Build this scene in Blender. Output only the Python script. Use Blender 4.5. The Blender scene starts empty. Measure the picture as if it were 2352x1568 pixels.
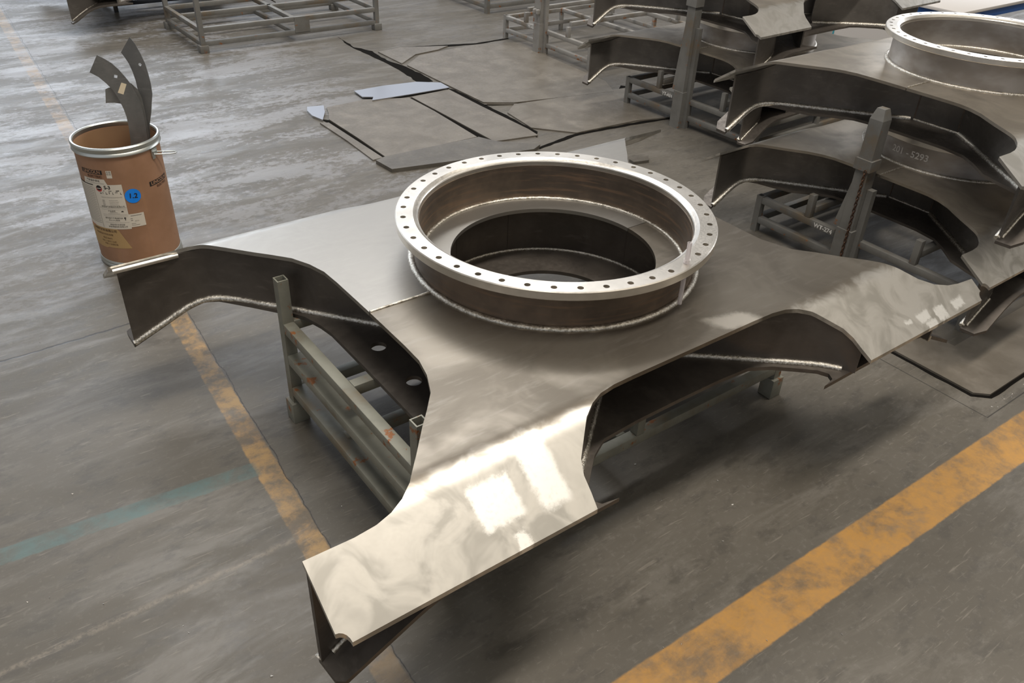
import bpy, bmesh, math, random
from mathutils import Vector, Matrix
from mathutils.geometry import delaunay_2d_cdt
S = bpy.context.scene
COL = S.collection
random.seed(7)
PI = math.pi

# ------------------------------------------------------------------ camera
cam_d = bpy.data.cameras.new('camera')
cam = bpy.data.objects.new('camera', cam_d)
COL.objects.link(cam)
cam_d.sensor_width = 36.0
cam_d.sensor_fit = 'HORIZONTAL'
cam_d.lens = 29.284
RIGHT = Vector((0.80534814, -0.59170603, 0.03603256))
DOWN = Vector((-0.30739817, -0.46881463, -0.82808164))
FWD = Vector((0.50687349, 0.65581767, -0.55944834))
mw = Matrix((RIGHT, -DOWN, -FWD)).transposed().to_4x4()
mw.translation = Vector((-2.35179616, -2.74734381, 2.84837784))
cam.matrix_world = mw
cam_d.clip_start = 0.05
cam_d.clip_end = 200
S.camera = cam

# ------------------------------------------------------------------ world, lights, exposure
S.view_settings.view_transform = 'Standard'
S.view_settings.look = 'None'
S.view_settings.gamma = 1.0
S.view_settings.exposure = 0.0
W = bpy.data.worlds.new('hall_daylight')
S.world = W
W.use_nodes = True
wt = W.node_tree
bg = wt.nodes['Background']
wtc = wt.nodes.new('ShaderNodeTexCoord')
def wdot(v, lo, hi):
    """smooth mask of the world directions around v (a bright part of the hall roof or walls)"""
    d = wt.nodes.new('ShaderNodeVectorMath'); d.operation = 'DOT_PRODUCT'
    wt.links.new(wtc.outputs['Generated'], d.inputs[0])
    d.inputs[1].default_value = Vector(v).normalized()
    r = wt.nodes.new('ShaderNodeMapRange'); r.interpolation_type = 'SMOOTHSTEP'
    wt.links.new(d.outputs['Value'], r.inputs['Value'])
    r.inputs['From Min'].default_value = lo
    r.inputs['From Max'].default_value = hi
    return r.outputs['Result']
def wmix(f, a, b):
    n = wt.nodes.new('ShaderNodeMix'); n.data_type = 'RGBA'
    wt.links.new(f, n.inputs[0])
    for k, v in ((6, a), (7, b)):
        if isinstance(v, tuple):
            n.inputs[k].default_value = (*v, 1)
        else:
            wt.links.new(v, n.inputs[k])
    return n.outputs[2]
wc = wmix(wdot((0, 0, 1), -0.05, 0.95), (0.180, 0.169, 0.158), (0.27, 0.26, 0.242))
wc = wmix(wdot((0.40, -0.46, 0.79), 0.84, 0.97), wc, (0.92, 0.84, 0.71))
wc = wmix(wdot((0.22, 0.92, 0.34), 0.76, 1.0), wc, (0.80, 0.85, 0.94))
wc = wmix(wdot((-0.90, -0.30, 0.25), 0.60, 1.0), wc, (0.46, 0.48, 0.52))
wt.links.new(wc, bg.inputs['Color'])
bg.inputs['Strength'].default_value = 1.0

def area(name, loc, target, sx, sy, power, color):
    d = bpy.data.lights.new(name, 'AREA')
    d.shape = 'RECTANGLE'
    d.size = sx
    d.size_y = sy
    d.energy = power
    d.color = color
    o = bpy.data.objects.new(name, d)
    COL.objects.link(o)
    o.location = loc
    o.rotation_euler = (Vector(target) - Vector(loc)).to_track_quat('-Z', 'Y').to_euler()
    return o

area('window_light_back', (0.5, 26, 8.5), (0.5, 0, 1.0), 13, 5.0, 1150, (0.80, 0.89, 1.0))
area('window_light_side', (27, 6, 6.0), (3, 1, 1.0), 14, 4.0, 1300, (0.92, 0.95, 1.0))
area('skylight_ridge', (0.6, -1.75, 10.8), (0.6, -1.75, 0), 9.0, 1.1, 1020, (1.0, 0.935, 0.85))
area('skylight_ridge_rear', (2.5, 8.0, 10.8), (2.5, 8.0, 0), 10.0, 1.4, 900, (0.97, 0.96, 0.95))

# ------------------------------------------------------------------ node helpers
class NT:
    def __init__(self, name):
        self.m = bpy.data.materials.new(name)
        self.m.use_nodes = True
        self.t = self.m.node_tree
        self.b = self.t.nodes['Principled BSDF']
        self.co = None
    def node(self, typ, **kw):
        n = self.t.nodes.new(typ)
        for k, v in kw.items():
            setattr(n, k, v)
        return n
    def put(self, sock, v):
        if v is None:
            return
        if isinstance(v, bpy.types.NodeSocket):
            self.t.links.new(v, sock)
        elif isinstance(v, (tuple, list)) and len(v) == 3 and sock.type == 'RGBA':
            sock.default_value = (*v, 1)
        else:
            sock.default_value = v
    def pos(self):
        if self.co is None:
            self.co = self.node('ShaderNodeTexCoord').outputs['Object']
        return self.co
    def xyz(self):
        n = self.node('ShaderNodeSeparateXYZ')
        self.put(n.inputs[0], self.pos())
        return n.outputs
    def math(self, op, a, b=None, c=None, clamp=False):
        n = self.node('ShaderNodeMath', operation=op, use_clamp=clamp)
        self.put(n.inputs[0], a)
        if b is not None:
            self.put(n.inputs[1], b)
        if c is not None:
            self.put(n.inputs[2], c)
        return n.outputs[0]
    def noise(self, scale, detail=4, rough=0.55, stretch=None, rot=None, dist=0.0, off=None):
        n = self.node('ShaderNodeTexNoise')
        v = self.pos()
        if stretch or rot or off:
            mp = self.node('ShaderNodeMapping')
            self.put(mp.inputs['Vector'], v)
            if rot:
                mp.inputs['Rotation'].default_value = rot
            if stretch:
                mp.inputs['Scale'].default_value = stretch
            if off:
                mp.inputs['Location'].default_value = off
            v = mp.outputs[0]
        self.put(n.inputs['Vector'], v)
        n.inputs['Scale'].default_value = scale
        n.inputs['Detail'].default_value = detail
        n.inputs['Roughness'].default_value = rough
        n.inputs['Distortion'].default_value = dist
        return n.outputs['Fac']
    def ss(self, v, lo, hi, a=0.0, b=1.0):
        n = self.node('ShaderNodeMapRange', interpolation_type='SMOOTHSTEP')
        self.put(n.inputs['Value'], v)
        n.inputs['From Min'].default_value = lo
        n.inputs['From Max'].default_value = hi
        n.inputs['To Min'].default_value = a
        n.inputs['To Max'].default_value = b
        return n.outputs['Result']
    def mix(self, f, a, b):
        n = self.node('ShaderNodeMix', data_type='RGBA')
        self.put(n.inputs[0], f)
        self.put(n.inputs[6], a)
        self.put(n.inputs[7], b)
        return n.outputs[2]
    def mixf(self, f, a, b):
        n = self.node('ShaderNodeMix', data_type='FLOAT')
        self.put(n.inputs[0], f)
        self.put(n.inputs[2], a)
        self.put(n.inputs[3], b)
        return n.outputs[0]
    def bump(self, h, strength, dist):
        n = self.node('ShaderNodeBump')
        n.inputs['Strength'].default_value = strength
        n.inputs['Distance'].default_value = dist
        self.put(n.inputs['Height'], h)
        self.put(self.b.inputs['Normal'], n.outputs[0])
    def out(self, color=None, rough=None, metal=None, **kw):
        self.put(self.b.inputs['Base Color'], color)
        self.put(self.b.inputs['Roughness'], rough)
        self.put(self.b.inputs['Metallic'], metal)
        for k, v in kw.items():
            self.put(self.b.inputs[k], v)
        return self.m
    def band(self, v, lo, hi, soft=0.01):
        a = self.ss(v, lo - soft, lo + soft)
        b = self.ss(v, hi - soft, hi + soft, 1.0, 0.0)
        return self.math('MULTIPLY', a, b)
    def mx(self, *vs):
        r = vs[0]
        for v in vs[1:]:
            r = self.math('MAXIMUM', r, v)
        return r

def plain(name, color, rough=0.5, metal=0.0, **kw):
    return NT(name).out(color, rough, metal, **kw)

# ------------------------------------------------------------------ materials
def mat_floor():
    n = NT('workshop_floor_concrete')
    X, Y, Z = n.xyz()
    big = n.noise(0.55, 5, 0.6, stretch=(1, 1.4, 1))
    streak = n.noise(2.4, 7, 0.68, stretch=(0.5, 1.9, 1), dist=0.5)
    fine = n.noise(34, 5, 0.7)
    mid = n.noise(7, 6, 0.68, stretch=(0.7, 1.4, 1))
    sc1 = n.noise(26, 3, 0.6, stretch=(0.25, 2.2, 1), rot=(0, 0, 0.5), dist=0.4)
    sc2 = n.noise(22, 3, 0.6, stretch=(0.22, 2.4, 1), rot=(0, 0, -0.7), dist=0.4)
    c = n.mix(n.ss(big, 0.35, 0.68), (0.086, 0.075, 0.058), (0.112, 0.099, 0.079))
    c = n.mix(n.math('MULTIPLY', n.ss(streak, 0.48, 0.66), 0.60), c, (0.160, 0.146, 0.124))
    c = n.mix(n.math('MULTIPLY', n.ss(mid, 0.50, 0.36), 0.55), c, (0.064, 0.057, 0.047))
    c = n.mix(n.math('MULTIPLY', n.ss(fine, 0.52, 0.72), 0.35), c, (0.185, 0.168, 0.145))
    c = n.mix(n.math('MULTIPLY', n.math('MAXIMUM', n.ss(sc1, 0.63, 0.72), n.ss(sc2, 0.64, 0.72)), 0.42), c, (0.225, 0.20, 0.165))
    worn_sheen = n.math('ADD', n.math('MULTIPLY', n.noise(1.3, 5, 0.62, off=(5, 1, 0), stretch=(0.6, 1.7, 1), dist=0.5), 0.62), n.math('MULTIPLY', n.noise(16, 5, 0.75, stretch=(0.8, 1.2, 1)), 0.38))
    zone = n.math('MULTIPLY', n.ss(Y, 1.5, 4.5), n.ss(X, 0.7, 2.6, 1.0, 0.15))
    c = n.mix(n.math('MULTIPLY', n.math('MULTIPLY', n.ss(worn_sheen, 0.485, 0.56), zone), 0.62), c, (0.295, 0.295, 0.305))  # pale patches: floor wear plus window reflection painted into the colour
    trail = n.math('MULTIPLY', n.band(n.math('ADD', Y, n.math('MULTIPLY', n.math('SUBTRACT', mid, 0.5), 0.05)), -0.160, -0.135, 0.012), n.ss(X, -1.5, -1.4, 1.0, 0.0))
    c = n.mix(n.math('MULTIPLY', n.math('MULTIPLY', trail, n.ss(fine, 0.35, 0.6)), 0.55), c, (0.24, 0.205, 0.16))
    wear1 = n.noise(3.4, 6, 0.65, dist=0.4)
    wear2 = n.noise(11, 5, 0.7)
    # yellow line along the aisle on the right
    yy = n.math('MULTIPLY_ADD', X, 0.019, Y)
    edge = n.math('MULTIPLY_ADD', n.math('SUBTRACT', wear2, 0.5), 0.02, yy)
    ml = n.band(edge, -1.738, -1.512, 0.006)
    wy = n.math('MULTIPLY', ml, n.ss(n.math('MULTIPLY_ADD', wear2, 0.35, n.math('MULTIPLY', wear1, 0.65)), 0.36, 0.58, 0.22, 0.92))
    c = n.mix(wy, c, n.mix(n.ss(fine, 0.3, 0.7), (0.46, 0.235, 0.050), (0.40, 0.215, 0.060)))
    # yellow line under the left side, worn
    xx = n.math('MULTIPLY_ADD', Y, -0.053, X)
    edge2 = n.math('MULTIPLY_ADD', n.math('SUBTRACT', wear2, 0.5), 0.03, xx)
    ml2 = n.band(edge2, -1.512, -1.398, 0.006)
    fade = n.ss(Y, -1.05, -0.5, 0.35, 1.0)
    fade2 = n.ss(Y, 2.2, 5.0, 1.0, 0.55)
    wy2 = n.math('MULTIPLY', n.math('MULTIPLY', ml2, n.ss(n.math('MULTIPLY_ADD', wear2, 0.45, n.math('MULTIPLY', wear1, 0.55)), 0.42, 0.60, 0.10, 0.80)), n.math('MULTIPLY', fade, fade2))
    c = n.mix(wy2, c, n.mix(wear1, (0.40, 0.21, 0.075), (0.40, 0.27, 0.10)))
    # green line, worn, left of the yellow one
    gy = n.math('MULTIPLY_ADD', X, 0.075, Y)
    ge = n.math('MULTIPLY_ADD', n.math('SUBTRACT', wear2, 0.5), 0.03, gy)
    mg = n.math('MULTIPLY', n.band(ge, 0.220, 0.325, 0.006), n.ss(X, -1.50, -1.46, 1.0, 0.0))
    wg = n.math('MULTIPLY', mg, n.ss(n.math('MULTIPLY_ADD', wear2, 0.4, n.math('MULTIPLY', wear1, 0.6)), 0.41, 0.63, 0.20, 0.80))
    c = n.mix(wg, c, (0.085, 0.150, 0.145))
    # joints and cracks
    jit = n.math('MULTIPLY', n.math('SUBTRACT', n.noise(5, 5, 0.6), 0.5), 0.05)
    jit2 = n.math('MULTIPLY', n.math('SUBTRACT', n.noise(7, 5, 0.6, off=(3, 5, 0)), 0.5), 0.05)
    j1 = n.math('ADD', n.math('MULTIPLY_ADD', Y, -0.055, X), jit)
    cr1 = n.math('MULTIPLY', n.band(j1, -1.394, -1.389, 0.0025), n.ss(wear2, 0.32, 0.5, 0.35, 1.0))
    j2 = n.math('ADD', n.math('MULTIPLY_ADD', X, -0.01, Y), jit2)
    cr2 = n.math('MULTIPLY', n.band(j2, 2.040, 2.054, 0.004), n.ss(X, -0.4, -0.2, 1, 0))
    j3 = n.math('MULTIPLY', n.band(X, 1.995, 2.001, 0.003), n.math('MULTIPLY', n.ss(Y, -1.47, -1.46), n.ss(Y, -0.3, -0.25, 1, 0)))
    j4 = n.math('MULTIPLY', n.band(Y, -1.474, -1.468, 0.003), n.ss(X, 1.99, 2.0))
    cr = n.mx(cr1, cr2, j3, j4)
    c = n.mix(n.math('MULTIPLY', cr, 0.85), c, (0.018, 0.016, 0.014))
    patch = n.math('ADD', n.math('MULTIPLY', streak, 0.6), n.math('MULTIPLY', n.noise(0.9, 4, 0.6, off=(2, 7, 0), stretch=(0.7, 1.5, 1)), 0.4))
    rough = n.math('ADD', n.ss(patch, 0.44, 0.58, 0.54, 0.40), n.math('MULTIPLY', n.math('SUBTRACT', mid, 0.5), 0.22))
    rough = n.math('ADD', rough, n.math('MULTIPLY', n.math('SUBTRACT', fine, 0.5), 0.25))
    rough = n.math('ADD', rough, n.ss(X, 0.6, 2.4, 0.0, 0.12))
    far = n.ss(Y, 1.0, 5.0)
    rough = n.math('SUBTRACT', rough, n.math('MULTIPLY', far, 0.02))
    n.bump(n.math('MULTIPLY_ADD', fine, 0.25, n.math('MULTIPLY_ADD', cr, -1.5, n.math('MULTIPLY', mid, 0.4))), 0.12, 0.004)
    return n.out(c, rough, 0.0, **{'Specular IOR Level': 0.5})

def mat_steel_deck(name, y0, patches=(), seam_light=True, gain=1.0):
    """Top plate: mill-scale steel, ground bright towards both ends where |y| > y0."""
    n = NT(name)
    X, Y, Z = n.xyz()
    ay = n.math('ABSOLUTE', Y)
    cloud = n.noise(2.6, 4, 0.55, dist=0.6)
    swirl = n.noise(5.5, 3, 0.5, dist=1.6)
    fine = n.noise(60, 3, 0.6)
    scr = n.noise(14, 4, 0.6, stretch=(0.4, 2.2, 1), rot=(0, 0, 0.35))
    base = n.mix(n.ss(cloud, 0.36, 0.66), (0.165 * gain, 0.144 * gain, 0.116 * gain), (0.275 * gain, 0.244 * gain, 0.200 * gain))
    base = n.mix(n.math('MULTIPLY', n.ss(scr, 0.5, 0.72), 0.22), base, (0.36, 0.335, 0.295))
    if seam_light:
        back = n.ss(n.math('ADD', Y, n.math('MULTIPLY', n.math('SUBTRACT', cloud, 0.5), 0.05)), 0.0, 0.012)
        base = n.mix(n.math('MULTIPLY', back, 0.55), base, (0.50, 0.485, 0.455))  # rear half paler: slight plate tone, mostly reflected light painted into the colour
    e = n.math('ADD', ay, n.math('MULTIPLY', n.math('SUBTRACT', swirl, 0.5), 0.10 * y0))
    g = n.ss(e, y0 * 0.965, y0 * 1.03)
    bright = n.mix(n.ss(swirl, 0.34, 0.66), (0.40, 0.38, 0.34), (0.68, 0.65, 0.595))
    col = n.mix(g, base, bright)
    ro = n.mixf(g, n.ss(cloud, 0.3, 0.7, 0.43, 0.35), n.ss(swirl, 0.35, 0.65, 0.46, 0.32))
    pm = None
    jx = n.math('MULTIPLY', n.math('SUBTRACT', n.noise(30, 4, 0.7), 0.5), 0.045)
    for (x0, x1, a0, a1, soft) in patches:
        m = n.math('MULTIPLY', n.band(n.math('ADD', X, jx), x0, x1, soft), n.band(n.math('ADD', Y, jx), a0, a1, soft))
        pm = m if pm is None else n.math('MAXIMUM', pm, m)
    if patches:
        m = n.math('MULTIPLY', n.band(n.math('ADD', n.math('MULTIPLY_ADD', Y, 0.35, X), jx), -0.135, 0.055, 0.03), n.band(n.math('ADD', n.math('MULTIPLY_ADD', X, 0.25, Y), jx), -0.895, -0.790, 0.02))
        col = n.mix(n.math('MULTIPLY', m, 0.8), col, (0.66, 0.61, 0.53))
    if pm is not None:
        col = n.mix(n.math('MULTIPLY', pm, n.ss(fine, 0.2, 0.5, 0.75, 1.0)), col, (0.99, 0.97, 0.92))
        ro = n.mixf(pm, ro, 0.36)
    ro = n.math('ADD', ro, n.math('MULTIPLY', n.math('SUBTRACT', fine, 0.5), 0.06))
    n.bump(n.math('MULTIPLY_ADD', fine, 0.3, cloud), 0.06, 0.004)
    return n.out(col, ro, 0.88)

def mat_scale(name, c1, c2, rough=0.5, metal=0.55):
    n = NT(name)
    a = n.noise(3.5, 5, 0.6, dist=0.4)
    f = n.noise(38, 3, 0.6)
    st = n.noise(7, 4, 0.6, stretch=(1, 1, 4))
    c = n.mix(n.ss(a, 0.35, 0.65), c1, c2)
    c = n.mix(n.math('MULTIPLY', n.ss(st, 0.55, 0.75), 0.25), c, tuple(min(1, v * 1.9) for v in c2))
    n.bump(f, 0.05, 0.003)
    return n.out(c, n.ss(f, 0.3, 0.7, rough - 0.05, rough + 0.08), metal)

def mat_weld():
    n = NT('weld_metal')
    f = n.noise(90, 4, 0.7)
    b = n.noise(9, 3, 0.6)
    c = n.mix(n.ss(f, 0.35, 0.65), (0.42, 0.38, 0.31), (0.92, 0.88, 0.80))
    c = n.mix(n.math('MULTIPLY', n.ss(b, 0.55, 0.72), 0.6), c, (0.20, 0.17, 0.13))
    n.bump(f, 0.6, 0.006)
    return n.out(c, n.ss(f, 0.3, 0.7, 0.28, 0.46), 0.95)

def mat_machined():
    n = NT('machined_steel')
    a = n.noise(5, 3, 0.5)
    f = n.noise(120, 2, 0.6)
    c = n.mix(n.ss(a, 0.35, 0.65), (0.66, 0.62, 0.555), (0.84, 0.79, 0.71))
    return n.out(c, n.ss(f, 0.3, 0.7, 0.30, 0.40), 0.95)

def mat_rolled(name='rolled_cylinder_steel'):
    n = NT(name)
    X, Y, Z = n.xyz()
    hz = n.noise(9, 4, 0.6, stretch=(0.35, 0.35, 5))
    a = n.noise(3, 4, 0.6)
    c = n.mix(n.ss(a, 0.35, 0.65), (0.125, 0.100, 0.080), (0.215, 0.165, 0.125))
    c = n.mix(n.math('MULTIPLY', n.ss(hz, 0.5, 0.7), 0.55), c, (0.29, 0.185, 0.115))
    return n.out(c, n.ss(hz, 0.3, 0.7, 0.42, 0.56), 0.7)

def mat_paint(name, base, rust_amt=0.60, rust=(0.27, 0.105, 0.035)):
    n = NT(name)
    a = n.noise(9, 6, 0.7)
    b = n.noise(3.2, 4, 0.6)
    f = n.noise(45, 3, 0.6)
    c = n.mix(n.ss(b, 0.35, 0.65), base, tuple(v * 0.72 for v in base))
    c = n.mix(n.math('MULTIPLY', n.ss(b, 0.52, 0.68), 0.5), c, (0.20, 0.135, 0.065))
    r = n.ss(a, rust_amt, rust_amt + 0.06)
    c = n.mix(r, c, rust)
    n.bump(f, 0.12, 0.004)
    return n.out(c, 0.56, 0.15)

def mat_cardboard():
    n = NT('brown_fibreboard')
    X, Y, Z = n.xyz()
    a = n.noise(4, 4, 0.6)
    v = n.noise(14, 3, 0.6, stretch=(1, 1, 0.15))
    s = n.noise(18, 4, 0.75)
    c = n.mix(n.ss(a, 0.35, 0.65), (0.325, 0.175, 0.098), (0.385, 0.212, 0.125))
    c = n.mix(n.math('MULTIPLY', n.ss(v, 0.55, 0.75), 0.25), c, (0.48, 0.25, 0.12))
    c = n.mix(n.ss(s, 0.68, 0.74), c, (0.22, 0.095, 0.045))
    return n.out(c, 0.55, 0.0)

M = {}
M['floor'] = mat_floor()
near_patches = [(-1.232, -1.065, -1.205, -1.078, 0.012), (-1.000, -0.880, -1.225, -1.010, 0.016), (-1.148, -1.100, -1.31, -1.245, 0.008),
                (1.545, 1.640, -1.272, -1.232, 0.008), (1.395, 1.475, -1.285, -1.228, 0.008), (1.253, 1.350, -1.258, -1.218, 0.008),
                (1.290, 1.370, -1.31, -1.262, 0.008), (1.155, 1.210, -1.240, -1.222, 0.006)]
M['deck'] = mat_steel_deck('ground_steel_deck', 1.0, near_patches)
M['deck_dull'] = mat_steel_deck('ground_steel_deck_stacked', 0.846, (), False, 1.8)
M['web_grey'] = mat_scale('mill_scale_web_stacked', (0.150, 0.136, 0.120), (0.215, 0.197, 0.176), 0.38, 0.65)
M['under'] = mat_scale('mill_scale_bottom_plate', (0.10, 0.086, 0.073), (0.150, 0.130, 0.110), 0.46, 0.6)
M['web'] = mat_scale('mill_scale_web', (0.092, 0.079, 0.067), (0.132, 0.114, 0.098), 0.42, 0.5)
M['rolled'] = mat_rolled()
M['machined'] = mat_machined()
n_ = NT('ground_rolled_cylinder')
z_ = n_.xyz()[2]
a_ = n_.noise(2.2, 4, 0.55, stretch=(1, 1, 2))
M['rolled_grey'] = n_.out(n_.mix(n_.ss(a_, 0.38, 0.62), (0.30, 0.27, 0.24), (0.46, 0.44, 0.425)), n_.ss(a_, 0.3, 0.7, 0.42, 0.5), 0.85)
M['weld'] = mat_weld()
M['paint'] = mat_paint('grey_green_paint_rusty', (0.27, 0.265, 0.215), 0.585)
M['paint_grey'] = mat_paint('grey_paint', (0.200, 0.193, 0.175), 0.615)
M['paint_light'] = mat_paint('light_grey_paint', (0.29, 0.275, 0.25), 0.60)
M['paint_dark'] = mat_paint('dark_blue_grey_paint', (0.045, 0.05, 0.06), 0.75)
M['plate_floor'] = mat_scale('worn_floor_plate', (0.125, 0.108, 0.085), (0.165, 0.145, 0.118), 0.42, 0.0)
M['plate_bright'] = NT('bright_offcut').out((0.52, 0.53, 0.56), 0.30, 0.95)
M['plate_edge'] = mat_scale('dark_floor_plate', (0.105, 0.094, 0.078), (0.140, 0.126, 0.105), 0.40, 0.25)
M['grime'] = plain('oily_grime', (0.008, 0.007, 0.006), 1.0, 0.0, **{'Specular IOR Level': 0.05})
M['board'] = mat_cardboard()
M['board_in'] = plain('drum_liner', (0.36, 0.215, 0.115), 0.7)
M['galv'] = NT('galvanised_band').out((0.56, 0.58, 0.55), 0.34, 0.9)
M['strip'] = mat_scale('blued_steel_strip', (0.20, 0.20, 0.195), (0.27, 0.265, 0.255), 0.46, 0.75)
M['paper'] = plain('label_paper', (0.66, 0.60, 0.50), 0.6)
M['paper_yellow'] = plain('kraft_label', (0.45, 0.29, 0.125), 0.6)
M['ink'] = plain('black_ink', (0.016, 0.013, 0.011), 0.6)
M['ink_grey'] = plain('grey_ink', (0.20, 0.18, 0.16), 0.6)
M['ink_brown'] = plain('brown_ink', (0.13, 0.075, 0.035), 0.6)
M['ink_dark_brown'] = plain('faded_brown_ink', (0.10, 0.045, 0.025), 0.6)
M['red'] = plain('red_print', (0.55, 0.05, 0.04), 0.5)
M['blue_dot'] = plain('blue_sticker', (0.006, 0.235, 0.85), 0.45)
M['chalk'] = plain('white_paint_mark', (0.72, 0.70, 0.66), 0.7)
M['chalk_dim'] = plain('faded_white_paint', (0.58, 0.55, 0.50), 0.7)
M['blue'] = plain('blue_enamel', (0.02, 0.10, 0.34), 0.4)
M['white'] = plain('white_sheet', (0.62, 0.58, 0.54), 0.5)
M['teal'] = plain('teal_trim', (0.05, 0.30, 0.36), 0.45)
M['grit'] = plain('metal_grit', (0.42, 0.40, 0.37), 0.4, 0.6)
M['chain'] = mat_scale('rusty_chain', (0.07, 0.04, 0.03), (0.13, 0.07, 0.04), 0.55, 0.6)
M['plastic'] = NT('clear_plastic').out((0.93, 0.88, 0.87), 0.12, 0.0, **{'Transmission Weight': 0.55, 'IOR': 1.25, 'Alpha': 0.62})

# ------------------------------------------------------------------ mesh helpers
def link(name, me, mat, parent=None, smooth=None):
    me.materials.append(mat)
    if smooth is not None:
        me.shade_smooth()
        me.set_sharp_from_angle(angle=math.radians(smooth))
    o = bpy.data.objects.new(name, me)
    COL.objects.link(o)
    if parent is not None:
        o.parent = parent
    return o

def from_bm(name, bm, mat, parent=None, smooth=None, fix=True):
    if fix:
        bmesh.ops.recalc_face_normals(bm, faces=bm.faces)
    me = bpy.data.meshes.new(name)
    bm.to_mesh(me)
    bm.free()
    return link(name, me, mat, parent, smooth)

def thing(name, label, cat, loc=(0, 0, 0), rz=0.0, group=None):
    o = bpy.data.objects.new(name, None)
    o.empty_display_size = 0.1
    COL.objects.link(o)
    o.location = loc
    o.rotation_euler = (0, 0, rz)
    return tag(o, label, cat, group)

def tag(o, label, cat, group=None, kind=None):
    o['label'] = label
    o['category'] = cat
    if group:
        o['group'] = group
    if kind:
        o['kind'] = kind
    return o

def copy_tree(o, parent=None):
    c = o.copy()
    COL.objects.link(c)
    c.parent = parent
    for ch in list(o.children):
        copy_tree(ch, c)
    return c

def bm_box(bm, a, b):
    x0, y0, z0 = a
    x1, y1, z1 = b
    vs = [bm.verts.new(p) for p in ((x0, y0, z0), (x1, y0, z0), (x1, y1, z0), (x0, y1, z0), (x0, y0, z1), (x1, y0, z1), (x1, y1, z1), (x0, y1, z1))]
    for f in ((0, 3, 2, 1), (4, 5, 6, 7), (0, 1, 5, 4), (1, 2, 6, 5), (2, 3, 7, 6), (3, 0, 4, 7)):
        bm.faces.new([vs[i] for i in f])
    return vs

def box(name, a, b, mat, parent=None, bev=0.0):
    bm = bmesh.new()
    bm_box(bm, [min(p, q) for p, q in zip(a, b)], [max(p, q) for p, q in zip(a, b)])
    if bev:
        bmesh.ops.bevel(bm, geom=list(bm.edges), offset=bev, segments=2, affect='EDGES', profile=0.5)
    return from_bm(name, bm, mat, parent, 40 if bev else None)

def inside(pt, loop):
    x, y = pt
    c = False
    for i in range(len(loop)):
        (x1, y1), (x2, y2) = loop[i - 1], loop[i]
        if (y1 > y) != (y2 > y) and x < (x2 - x1) * (y - y1) / (y2 - y1) + x1:
            c = not c
    return c

def fill_loops(loops):
    """flat mesh of the area inside the first loop and outside the others"""
    clean = []
    for lp_ in loops:
        q = []
        for a in lp_:
            if not q or math.hypot(a[0] - q[-1][0], a[1] - q[-1][1]) > 1e-4:
                q.append(a)
        if math.hypot(q[0][0] - q[-1][0], q[0][1] - q[-1][1]) < 1e-4:
            q.pop()
        clean.append(q)
    vs, es = [], []
    for q in clean:
        b = len(vs)
        vs += [Vector((a[0], a[1])) for a in q]
        es += [(b + i, b + (i + 1) % len(q)) for i in range(len(q))]
    ov, oe, of, *_ = delaunay_2d_cdt(vs, es, [], 0, 1e-6)
    bm = bmesh.new()
    bv = [bm.verts.new((v.x, v.y, 0)) for v in ov]
    for f in of:
        c = (sum(ov[i].x for i in f) / len(f), sum(ov[i].y for i in f) / len(f))
        if inside(c, clean[0]) and not any(inside(c, h) for h in clean[1:]):
            bm.faces.new([bv[i] for i in f])
    bmesh.ops.delete(bm, geom=[v for v in bm.verts if not v.link_faces], context='VERTS')
    return bm

def slab(name, poly, zf, t, mat, parent=None, cuts_x=(), cuts_y=(), holes=(), smooth=30, bevel=0.0):
    """Plate of thickness t whose top surface is z = zf(x, y), cut from a plan outline with round holes."""
    loops = [poly]
    for (cx, cy, r) in holes:
        k = 64 if r > 0.1 else 20
        loops.append([(cx + r * math.cos(2 * PI * i / k), cy + r * math.sin(2 * PI * i / k)) for i in range(k)])
    bm = fill_loops(loops)
    for x in cuts_x:
        bmesh.ops.bisect_plane(bm, geom=list(bm.verts) + list(bm.edges) + list(bm.faces), plane_co=(x, 0, 0), plane_no=(1, 0, 0))
    for y in cuts_y:
        bmesh.ops.bisect_plane(bm, geom=list(bm.verts) + list(bm.edges) + list(bm.faces), plane_co=(0, y, 0), plane_no=(0, 1, 0))
    bmesh.ops.triangulate(bm, faces=[f for f in bm.faces if len(f.verts) > 4])
    for f in bm.faces:
        f.normal_update()
        if f.normal.z < 0:
            f.normal_flip()
    top = list(bm.faces)
    bnd = [e for e in bm.edges if len(e.link_faces) == 1]
    low = {}
    for v in list(bm.verts):
        z = zf(v.co.x, v.co.y)
        low[v] = bm.verts.new((v.co.x, v.co.y, z - t))
        v.co.z = z
    for f in top:
        bm.faces.new([low[v] for v in reversed(f.verts)])
    for e in bnd:
        a, b = e.verts
        f = e.link_faces[0]
        ls = [l.vert for l in f.loops]
        i = ls.index(a)
        if ls[(i + 1) % len(ls)] is b:
            a, b = b, a
        bm.faces.new((a, b, low[b], low[a]))
    return from_bm(name, bm, mat, parent, smooth, fix=True)

def lathe(name, prof, mat, parent=None, seg=96, a0=0.0, a1=2 * PI, smooth=35, z0=0.0, centre=(0, 0), closed=False):
    bm = bmesh.new()
    full = abs(a1 - a0 - 2 * PI) < 1e-6
    n = seg if full else seg + 1
    rings = []
    for i in range(n):
        a = a0 + (a1 - a0) * i / seg
        rings.append([bm.verts.new((centre[0] + r * math.cos(a), centre[1] + r * math.sin(a), z + z0)) for r, z in prof])
    m = len(prof)
    for i in range(seg):
        p, q = rings[i], rings[(i + 1) % n]
        for j in range(m if closed else m - 1):
            k = (j + 1) % m
            bm.faces.new((p[j], q[j], q[k], p[k]))
    return from_bm(name, bm, mat, parent, smooth)

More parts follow.
